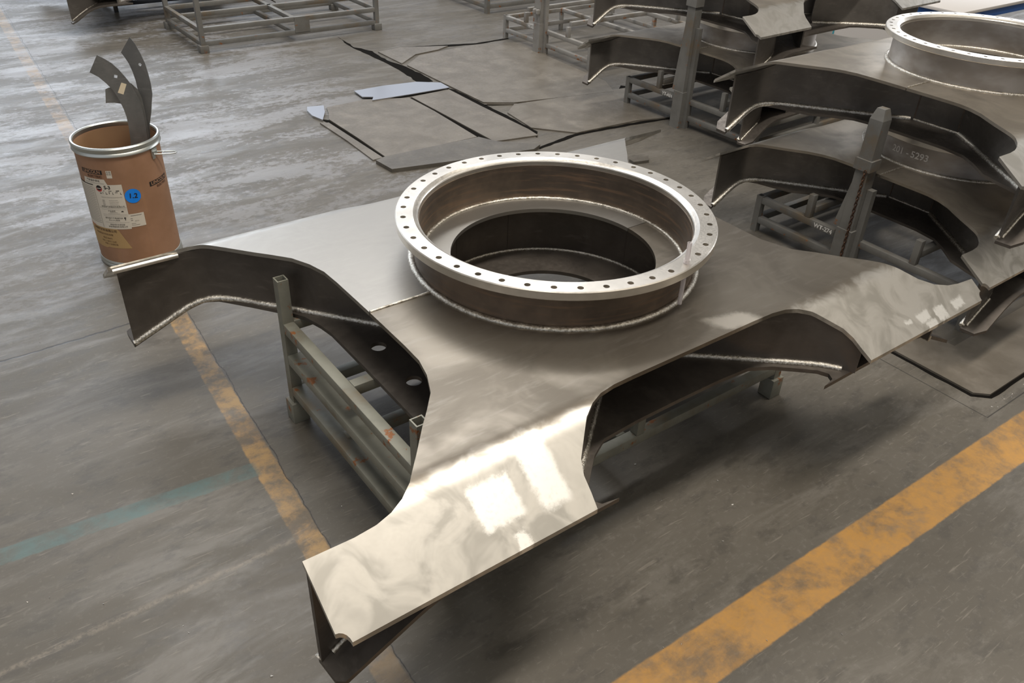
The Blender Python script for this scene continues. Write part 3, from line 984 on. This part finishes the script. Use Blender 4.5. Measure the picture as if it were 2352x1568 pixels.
cyl_text('lettering', '电话 86673', 0.016, -147, 0.225, M['ink_brown'], yl)
cyl_text('lettering', '地址 上海市工业区', 0.014, -146, 0.202, M['ink_brown'], yl)
cyl_text('lettering', '传真 工业园区路', 0.014, -143, 0.182, M['ink_brown'], yl)
# latch and wire handle
a = math.radians(-50)
er, et = Vector((math.cos(a), math.sin(a), 0)), Vector((-math.sin(a), math.cos(a), 0))
def lp(t, r_, z): return er * (R + r_) + et * t + Vector((0, 0, z))
bm = bmesh.new()
for (t0, t1, r0, r1, z0, z1) in ((-.024, .030, .001, .010, .742, .790), (-.018, .018, .010, .018, .752, .775), (-.020, .006, .001, .007, .722, .742)):
    v = [bm.verts.new(lp(*q)) for q in ((t0, r0, z0), (t1, r0, z0), (t1, r1, z0), (t0, r1, z0), (t0, r0, z1), (t1, r0, z1), (t1, r1, z1), (t0, r1, z1))]
    for f in ((0, 3, 2, 1), (4, 5, 6, 7), (0, 1, 5, 4), (1, 2, 6, 5), (2, 3, 7, 6), (3, 0, 4, 7)):
        bm.faces.new([v[i] for i in f])
from_bm('latch', bm, M['galv'], drum)
hp = [lp(-.016, .016, .757), lp(.012, .050, .752), lp(.040, .085, .748), lp(.072, .112, .745), lp(.092, .108, .745), lp(.096, .090, .746), lp(.080, .064, .749), lp(.048, .036, .756), lp(.016, .016, .764)]
hd = tube('wire_handle', hp, 0.0040, M['galv'], drum, 8)
tube('wire_handle', [lp(.016, .055, .752), lp(.050, .040, .754)], 0.0034, M['galv'], hd, 6)

U = Vector((0.9827, -0.1854, 0))
V = Vector((-0.1854, -0.9827, 0))
def strip(name, poly, off, label, hole=None, square=False, group='curved steel strips standing in the drum', turn=0.0):
    """flat curved steel strip standing on edge in the drum, facing the aisle"""
    loops = [poly]
    if hole:
        n = 4 if square else 14
        loops.append([(hole[0] + hole[2] * math.cos(2 * PI * i / n + .5), hole[1] + hole[2] * math.sin(2 * PI * i / n + .5)) for i in range(n)])
    bm = fill_loops(loops)
    for v in bm.verts:
        v.co = Vector((v.co.x, 0, v.co.y))
    ex = bmesh.ops.extrude_face_region(bm, geom=list(bm.faces))
    for g in ex['geom']:
        if isinstance(g, bmesh.types.BMVert):
            g.co.y += 0.006
    o = from_bm(name, bm, M['strip'])
    t = math.radians(turn)
    mm = Matrix((U * math.cos(t) + V * math.sin(t), -(V * math.cos(t) - U * math.sin(t)), Vector((0, 0, 1)))).transposed().to_4x4()
    mm.translation = Vector((DX, DY, 0)) + V * off
    o.matrix_world = mm
    tag(o, label, 'steel strip', group)
    return o
A_ = [(0.222, 1.424), (0.245, 1.383), (0.266, 1.320), (0.281, 1.257), (0.287, 1.192), (0.290, 1.131), (0.287, 1.064), (0.272, 1.007), (0.256, 0.940), (0.232, 0.865),
      (0.205, 0.70), (0.190, 0.50), (0.170, 0.40), (0.075, 0.40), (0.095, 0.50), (0.130, 0.68), (0.176, 0.820), (0.196, 0.935), (0.204, 1.079), (0.203, 1.149), (0.196, 1.210), (0.184, 1.262), (0.168, 1.300), (0.152, 1.332)]
strip('steel_strip', A_, -0.135, turn=14, label='tall curved steel strip with a small round hole, rightmost in the drum', hole=(0.249, 1.254, 0.0095))
B_ = [(0.007, 1.345), (0.044, 1.320), (0.079, 1.291), (0.112, 1.248), (0.140, 1.200), (0.164, 1.152), (0.182, 1.091), (0.195, 1.030), (0.198, 0.958), (0.197, 0.886), (0.192, 0.80),
      (0.175, 0.62), (0.14, 0.40), (0.02, 0.40), (0.06, 0.62), (0.088, 0.80), (0.094, 0.875), (0.095, 0.946), (0.089, 0.999), (0.075, 1.057), (0.055, 1.119), (0.023, 1.168), (-0.013, 1.212), (-0.057, 1.243)]
sB = strip('steel_strip', B_, -0.03, turn=6, label='curved steel strip bending left in the drum with a cream tag and square hole', hole=(0.086, 1.209, 0.013), square=True)
bm = bmesh.new()
bm.faces.new([bm.verts.new((x, -0.001, z)) for x, z in ((0.110, 1.169), (0.138, 1.157), (0.107, 1.093), (0.076, 1.107))])
from_bm('paper_tag', bm, plain('cream_tag', (0.78, 0.66, 0.47), 0.6), sB)
C_ = [(0.009, 1.128), (0.030, 1.136), (0.095, 1.140), (0.140, 1.160), (0.165, 1.150), (0.195, 1.110), (0.210, 1.050), (0.212, 0.95), (0.205, 0.80), (0.16, 0.45), (0.06, 0.45), (0.11, 0.80), (0.118, 0.93), (0.105, 1.000), (0.077, 1.028), (0.041, 1.038), (-0.007, 1.041)]
strip('steel_strip', C_, -0.048, 'short curved steel strip behind the tagged strip in the drum')

# ------------------------------------------------------------------ stacks of smaller frames on the right
SP = dict(levels_x=[(0.285, .05), (0.125, .05)], levels_y=[(0.285, .05), (0.125, .05)])
def stack_pallet(label, loc, rz, mat, text=None, hx=0.94, hy=0.85, beams=False, post=0.0, chain=False, group='stacking pallets of the smaller frames'):
    cr = [('x', 0.41, 0.37), ('x', -0.41, 0.37), ('y', 0.0, 0.285)]
    mids = [(sx * hx, y, 0.285, 0.46) for sx in (-1, 1) for y in (0.42, -0.42)]
    if beams:
        cr = [('x', 0.42, 0.46), ('x', -0.42, 0.46), ('y', 0.0, 0.285), ('y', 0.35, 0.46)]
        mids = [(sx * hx, y, 0.285, 0.405) for sx in (-1, 1) for y in (0.42, -0.42)]
    mids += [(-hx, 0.0, 0.0, 0.235), (hx, 0.0, 0.0, 0.235), (0, -hy, 0, .235), (0, hy, 0, .235)]
    r = pallet(label, hx, hy, SP['levels_x'], SP['levels_y'], (0.29, 0.29, 0.29, 0.29), mat, loc, rz, w=0.05, cross=cr, mids=mids, group=group)
    if text:
        flat_text('painted_mark', text, 0.044, M['chalk'], r, (-hx - 0.026, 0.345, 0.259), (0, -1, 0), (0, 0, 1), lift=0.002, align='LEFT', bold=0.0016)
    if post:
        add_post(r, -hx - 0.052, 0.06, post, mat, chain, beams)
    return r

def frame_stack(base, rz, labels, group):
    out = []
    for i, lb in enumerate(labels):
        if not small_proto:
            o = carriage_frame(lb, 'machine frame', SMALL, group)
            small_proto.append(o)
        else:
            o = copy_tree(small_proto[0])
            o['label'] = lb
            o['group'] = group
        o.location = (base[0], base[1], base[2] + 0.580 * i)
        o.rotation_euler = (0, 0, rz)
        out.append(o)
    return out
small_proto = []

def add_post(r, px, py, h, mat, chain=False, clamp=False):
    """tall box-section upright welded to the side of a stacking pallet, with collars, foot sleeve and gusset"""
    w = 0.048
    def part(name, bm, m=None, sm=None):
        for v in bm.verts:
            v.co.x += px
            v.co.y += py
        return from_bm(name, bm, m or mat, r, sm)
    bm = bmesh.new()
    bm_box(bm, (-w, -w, 0.0), (w, w, h - 0.07))
    up = part('upright', bm)
    bm = bmesh.new()
    vs = [bm.verts.new(q) for q in ((-w, -w, h - .07), (w, -w, h - .07), (w, w, h - .07), (-w, w, h - .07), (-w * .6, -w * .6, h), (w * .6, -w * .6, h), (w * .6, w * .6, h), (-w * .6, w * .6, h))]
    for f in ((4, 5, 6, 7), (0, 1, 5, 4), (1, 2, 6, 5), (2, 3, 7, 6), (3, 0, 4, 7)):
        bm.faces.new([vs[i] for i in f])
    part('tapered_head', bm)
    for z0, z1, e in ((0.0, 0.36, .012), (h * .66, h * .66 + .075, .014)):
        bm = bmesh.new()
        bm_box(bm, (-w - e, -w - e, z0), (w, w + e, z1))
        part('collar', bm)
    if clamp:
        for dy in (-.03, .03):
            bm = bmesh.new()
            bm_box(bm, (-w - .05, dy - .022, .47), (-w - .002, dy + .022, .53))
            bmesh.ops.bevel(bm, geom=list(bm.edges), offset=.012, segments=2, affect='EDGES', profile=.5)
            part('clamp', bm)
    bm = bmesh.new()
    pts = [(w, 0.36), (0.105, 0.36), (w, h * .60)]
    t = 0.03
    va = [bm.verts.new((-0.01 - t, x, z)) for x, z in pts]
    vb = [bm.verts.new((-0.01 + t, x, z)) for x, z in pts]
    bm.faces.new(va)
    bm.faces.new(list(reversed(vb)))
    for i in range(3):
        j = (i + 1) % 3
        bm.faces.new((va[i], vb[i], vb[j], va[j]))
    part('gusset', bm)
    bm = bmesh.new()
    bm_box(bm, (0.0, -w - .045, 0.0), (w, -w - .002, h * .55))
    part('stiffener', bm)
    if chain:
        n = 34
        bm = bmesh.new()
        for i in range(n):
            z = h * .66 - i * (h * .66 - .02) / n
            ring = []
            for j in range(8):
                a = 2 * PI * j / 8
                ring.append(Vector((-w - .022, -w + .012, z)) + (Vector((math.cos(a) * .009, 0, math.sin(a) * .016)) if i % 2 else Vector((0, math.cos(a) * .009, math.sin(a) * .016))))
            for j in range(8):
                p, q = ring[j], ring[(j + 1) % 8]
                d = (q - p).normalized()
                s1 = d.orthogonal().normalized() * .0035
                s2 = d.cross(s1).normalized() * .0035
                A = [bm.verts.new(p + e) for e in (s1, s2, -s1, -s2)]
                B = [bm.verts.new(q + e) for e in (s1, s2, -s1, -s2)]
                for k in range(4):
                    bm.faces.new((A[k], A[(k + 1) % 4], B[(k + 1) % 4], B[k]))
        part('chain', bm, M['chain'])

# stack A, nearest
frame_stack((3.656, -0.046, 0.392), 0.0, ['smaller carriage frame at the bottom of the nearer right-hand stack, digits chalked on its ring',
                                          'smaller carriage frame on top of the nearer right-hand stack, bright bolt ring uncovered'], 'stacked smaller carriage frames')
stack_pallet('grey tube pallet marked WT-274 under the nearer stack, chain on its upright', (3.682, -0.04, 0), 0.0, M['paint_grey'], 'WT-274', post=1.20, chain=True)
# stack B, behind it
frame_stack((4.868, 2.799, 0.392), math.radians(1.7), ['smaller carriage frame at the bottom of the farther right-hand stack', 'smaller carriage frame on top of the farther right-hand stack'], 'stacked smaller carriage frames')
stack_pallet('grey tube pallet under the farther stack, white blots on its tall upright', (4.92, 2.76, 0), math.radians(1.0), M['paint_grey'], 'YT-AE4', post=1.75)
low = small_proto[0]
def ring_text(parent, s, size, deg, z, r, mat):
    me = text_mesh(s, size, bold=0.001)
    for v in me.vertices:
        a = math.radians(deg) + v.co.x / r
        v.co = Vector((r * math.cos(a), r * math.sin(a), z + v.co.y))
    return link('chalk_lettering', me, mat, parent)
for word_, deg_ in (('201', -188.5), ('-', -181.2), ('5293', -173.0)):
    ring_text(low, word_, 0.062, deg_, 0.452, 0.675 * 0.881 + 0.002, M['chalk_dim'])

# empty pallet further back, with its upright
stack_pallet('empty light grey tube pallet with raised bare beams, behind the farther stack', (5.36, 5.59, 0), 0.0, M['paint_light'], 'YT-A04', beams=True, post=1.75)

# ------------------------------------------------------------------ pallets at the back
pd = pallet('empty grey tube pallet with a small plate on its front rail, left back floor', 1.165, 0.64, [(0.285, .05), (0.125, .05)], [(0.285, .05), (0.125, .05)], (1.0, 1.0, 1.0, 1.0), M['paint_grey'],
       (1.965, 8.24, 0), 0.0, w=0.055, foot=(0.105, 0.085), cross=[('y', 0.0, 0.285), ('x', 0.12, 0.285), ('y', 0.0, 0.125)])
box('name_plate', (0.0, -0.676, 0.10), (0.20, -0.668, 0.285), M['paint_grey'], pd)
pallet('dark grey tube pallet under the frame at the top left of the hall', 0.72, 0.87, SP['levels_x'], SP['levels_y'], (0.29, 0.29, 0.29, 0.29), M['paint_dark'], (1.18, 10.95, 0), 0.0, w=0.05, cross=[('y', 0, .285), ('x', .41, .30), ('x', -.41, .30)])
e = copy_tree(small_proto[0])
e['label'] = 'carriage frame at the top left, only one arm tip showing at the photo edge'
e.location = (1.02, 10.02 + .1, 0.305)
e['group'] = 'stacked smaller carriage frames'
for ch in list(e.children):
    if ch.name.startswith('chalk_lettering'):
        bpy.data.objects.remove(ch)
pallet('dark grey tube pallet at the back behind the empty light grey pallet', 1.165, 0.64, SP['levels_x'], SP['levels_y'], (0.6, 0.6, 0.6, 0.6), M['paint_grey'], (6.15, 8.32, 0), 0.0, w=0.06, cross=[('y', 0, .285), ('x', 0, .285)])
# blue work table at the far right
tbl = thing('work_table', 'blue framed work table with pale sheet top at the far right edge', 'table', (8.35, 2.63, 0))
box('table_top', (-1.0, -0.62, 0.865), (1.3, 0.62, 0.90), M['white'], tbl, 0.004)
for sx in (-0.93, 1.2):
    for sy in (-0.56, 0.56):
        box('leg', (sx - .03, sy - .03, 0), (sx + .03, sy + .03, 0.80), M['blue'], tbl)
box('apron', (-0.96, -0.60, 0.78), (1.25, 0.60, 0.865), M['blue'], tbl)
box('lower_shelf', (-0.93, -0.55, 0.25), (1.22, 0.55, 0.29), M['blue'], tbl)
pn = thing('panel_board', 'pale board with teal edges standing left of the blue table', 'board', (7.05, 2.95, 0))
box('panel', (-0.02, -0.5, 0.0), (0.02, 0.35, 1.0), M['white'], pn)
box('edge_trim', (-0.022, -0.52, 0.0), (0.022, -0.5, 1.01), M['teal'], pn)
box('edge_trim', (-0.022, 0.35, 0.0), (0.022, 0.37, 1.01), M['teal'], pn)

# ------------------------------------------------------------------ loose and broken floor plates
def plate(name, poly, z0, t, mat, label, group='steel plates laid over the broken floor', cat='floor plate'):
    o = slab(name, poly, lambda x, y: z0 + t, t, mat, None, smooth=None)
    return tag(o, label, cat, group)
plate('steel_offcut', [(1.62, 5.34), (1.605, 5.12), (1.70, 5.06), (1.64, 4.97), (2.07, 4.945), (2.57, 4.935), (2.58, 5.13), (2.36, 5.29), (1.97, 5.345)], 0.017, 0.010, M['plate_bright'], 'bright torn steel offcut lying across the floor plates', 'shiny scraps on the floor plates', 'scrap')
plate('steel_offcut', [(0.985, 5.13), (1.145, 5.085), (1.07, 4.90), (0.95, 4.70), (0.915, 4.86), (0.935, 5.02)], 0.0, 0.022, M['plate_bright'], 'small rounded bright steel scrap at the corner of the floor plates', 'shiny scraps on the floor plates', 'scrap')
plate('floor_plate', [(1.15, 5.03), (1.59, 5.06), (2.03, 4.88), (2.035, 4.39), (1.995, 3.56), (1.52, 3.56), (1.01, 3.55), (1.02, 4.11), (1.015, 4.70), (1.09, 4.86)], 0.0, 0.016, M['plate_floor'], 'large square steel floor plate in the middle, behind the bolt ring')
plate('floor_plate', [(2.065, 4.90), (2.55, 4.92), (2.54, 4.28), (2.55, 3.48), (2.53, 3.30), (2.07, 3.38), (2.07, 4.06)], 0.0, 0.014, M['plate_floor'], 'narrower steel floor plate to the right of the large square one')
plate('floor_plate', [(0.90, 4.66), (0.975, 4.62), (0.985, 3.57), (0.885, 3.56), (0.905, 4.10)], 0.0, 0.014, M['plate_floor'], 'thin strip of floor plate along the left of the large square one')
plate('floor_plate', [(0.88, 3.50), (1.0, 3.535), (1.98, 3.51), (2.06, 3.33), (2.30, 3.12), (2.36, 3.05), (2.24, 2.99), (1.70, 3.08), (0.90, 3.25)], 0.0, 0.034, M['plate_edge'], 'raised thick floor plate just behind the bolt ring')
plate('floor_plate', [(2.62, 5.93), (2.96, 6.22), (3.78, 6.30), (4.66, 6.05), (4.33, 5.44), (4.27, 4.28), (4.10, 3.95), (2.90, 4.20), (2.63, 4.37), (2.62, 5.30)], 0.0, 0.015, M['plate_floor'], 'wide floor plate at the back between the cracks, left of the farther stack')
plate('floor_plate', [(2.63, 4.31), (2.88, 4.16), (2.66, 3.98), (2.60, 3.50), (2.90, 3.16), (3.66, 3.12), (4.10, 3.00), (4.30, 3.98), (3.74, 4.05), (2.92, 4.15)], 0.0, 0.014, M['plate_floor'], 'cracked floor plate behind the ring and left of the grey pallet')
plate('floor_plate', [(2.60, 6.60), (2.95, 6.64), (3.50, 6.42), (3.30, 6.33), (2.94, 6.28), (2.60, 6.02)], 0.0, 0.014, M['plate_floor'], 'small curved floor plate at the end of the black gap')
plate('floor_plate', [(2.135, -0.30), (2.13, -1.31), (2.20, -1.375), (3.9, -1.375), (3.9, -0.985), (2.50, -0.985), (2.50, -0.30)], 0.0, 0.016, M['plate_floor'], 'floor plate with clipped corner in front of the nearer stack')
plate('steel_offcut', [(2.85, 2.36), (3.06, 2.33), (2.99, 2.25), (2.84, 2.29)], 0.0, 0.025, M['plate_edge'], 'small thick steel offcut lying right behind the ring', 'dark scraps on the floor', 'scrap')

def stain(name, poly, mat, label, z=0.003, jit=0.0, cat='floor gap', group='dark gaps between broken floor plates'):
    pts = []
    for i, p in enumerate(poly):
        q = poly[(i + 1) % len(poly)]
        n = max(1, int(math.hypot(q[0] - p[0], q[1] - p[1]) / 0.07)) if jit else 1
        for j in range(n):
            f = j / n
            pts.append((p[0] + (q[0] - p[0]) * f + random.uniform(-jit, jit), p[1] + (q[1] - p[1]) * f + random.uniform(-jit, jit)))
    o = slab(name, pts, lambda x, y: z, 0.002, mat, None, smooth=None)
    return tag(o, label, cat, group)
stain('floor_gap', [(2.50, 7.50), (2.46, 6.95), (2.57, 6.70), (2.53, 6.25), (2.60, 5.92), (2.60, 5.40), (2.58, 5.29), (2.40, 5.29), (2.45, 5.70), (2.46, 6.10), (2.45, 6.56), (2.43, 7.0)], M['grime'], 'long jagged black gap running back from the bright offcut', jit=0.012)
stain('floor_gap', [(2.56, 5.0), (2.62, 4.9), (2.62, 3.95), (2.60, 3.40), (2.50, 3.28), (2.545, 3.9), (2.545, 4.9)], M['grime'], 'black gap on the right side of the narrower floor plate', jit=0.006)
stain('floor_gap', [(2.02, 4.92), (2.07, 4.90), (2.075, 3.36), (1.985, 3.38)], M['grime'], 'straight black gap between the large square plate and the narrower one', jit=0.004)
stain('floor_gap', [(0.96, 4.78), (1.03, 4.70), (1.03, 3.52), (0.97, 3.52), (0.98, 4.6)], M['grime'], 'thin black gap left of the large square plate')
stain('floor_gap', [(2.80, 4.215), (2.61, 4.345), (2.615, 4.30), (2.86, 4.165), (2.92, 4.185), (3.2, 4.10), (3.2, 4.125)], M['grime'], 'small forked black gap between the two cracked plates', jit=0.008)
stain('floor_gap', [(2.36, 3.07), (2.85, 3.17), (3.68, 3.10), (4.10, 3.00), (4.12, 2.98), (3.60, 3.06), (2.9, 3.12), (2.34, 3.03)], M['grime'], 'curved black gap in front of the cracked floor plate', jit=0.008)
stain('floor_gap', [(4.24, 4.02), (4.34, 4.10), (4.42, 3.99), (4.34, 3.97)], M['grime'], 'three-cornered black hole at the corner of the cracked plate', jit=0.004)
stain('floor_gap', [(2.112, -0.30), (2.145, -0.30), (2.14, -1.30), (2.21, -1.370), (3.9, -1.370), (3.9, -1.390), (2.19, -1.396), (2.106, -1.315)], M['grime'], 'black dirt-filled gap around the clipped corner plate', jit=0.004)
stain('floor_gap', [(3.5, 6.42), (3.9, 6.34), (4.42, 6.36), (4.42, 6.40), (3.9, 6.39), (2.97, 6.68), (2.95, 6.65)], M['grime'], 'thin dark gap leading to the empty light grey pallet', jit=0.005)

# grit scattered on the floor
bm = bmesh.new()
for i in range(170):
    if i < 120:
        x, y = random.uniform(-2.6, 2.6), random.uniform(-1.9, 2.4)
    else:
        x, y = random.uniform(2.05, 3.4), random.uniform(-1.46, -1.40)
    s = random.uniform(0.0015, 0.0045) if i < 120 else random.uniform(0.002, 0.004)
    vv = [bm.verts.new((x + random.uniform(-s, s) * 1.6, y + random.uniform(-s, s) * 1.6, 0.0005 + max(0, random.uniform(0, s)))) for _ in range(4)]
    bmesh.ops.convex_hull(bm, input=vv)
tag(from_bm('floor_grit', bm, M['grit']), 'tiny bright metal chips scattered over the floor', 'grit', kind='stuff')
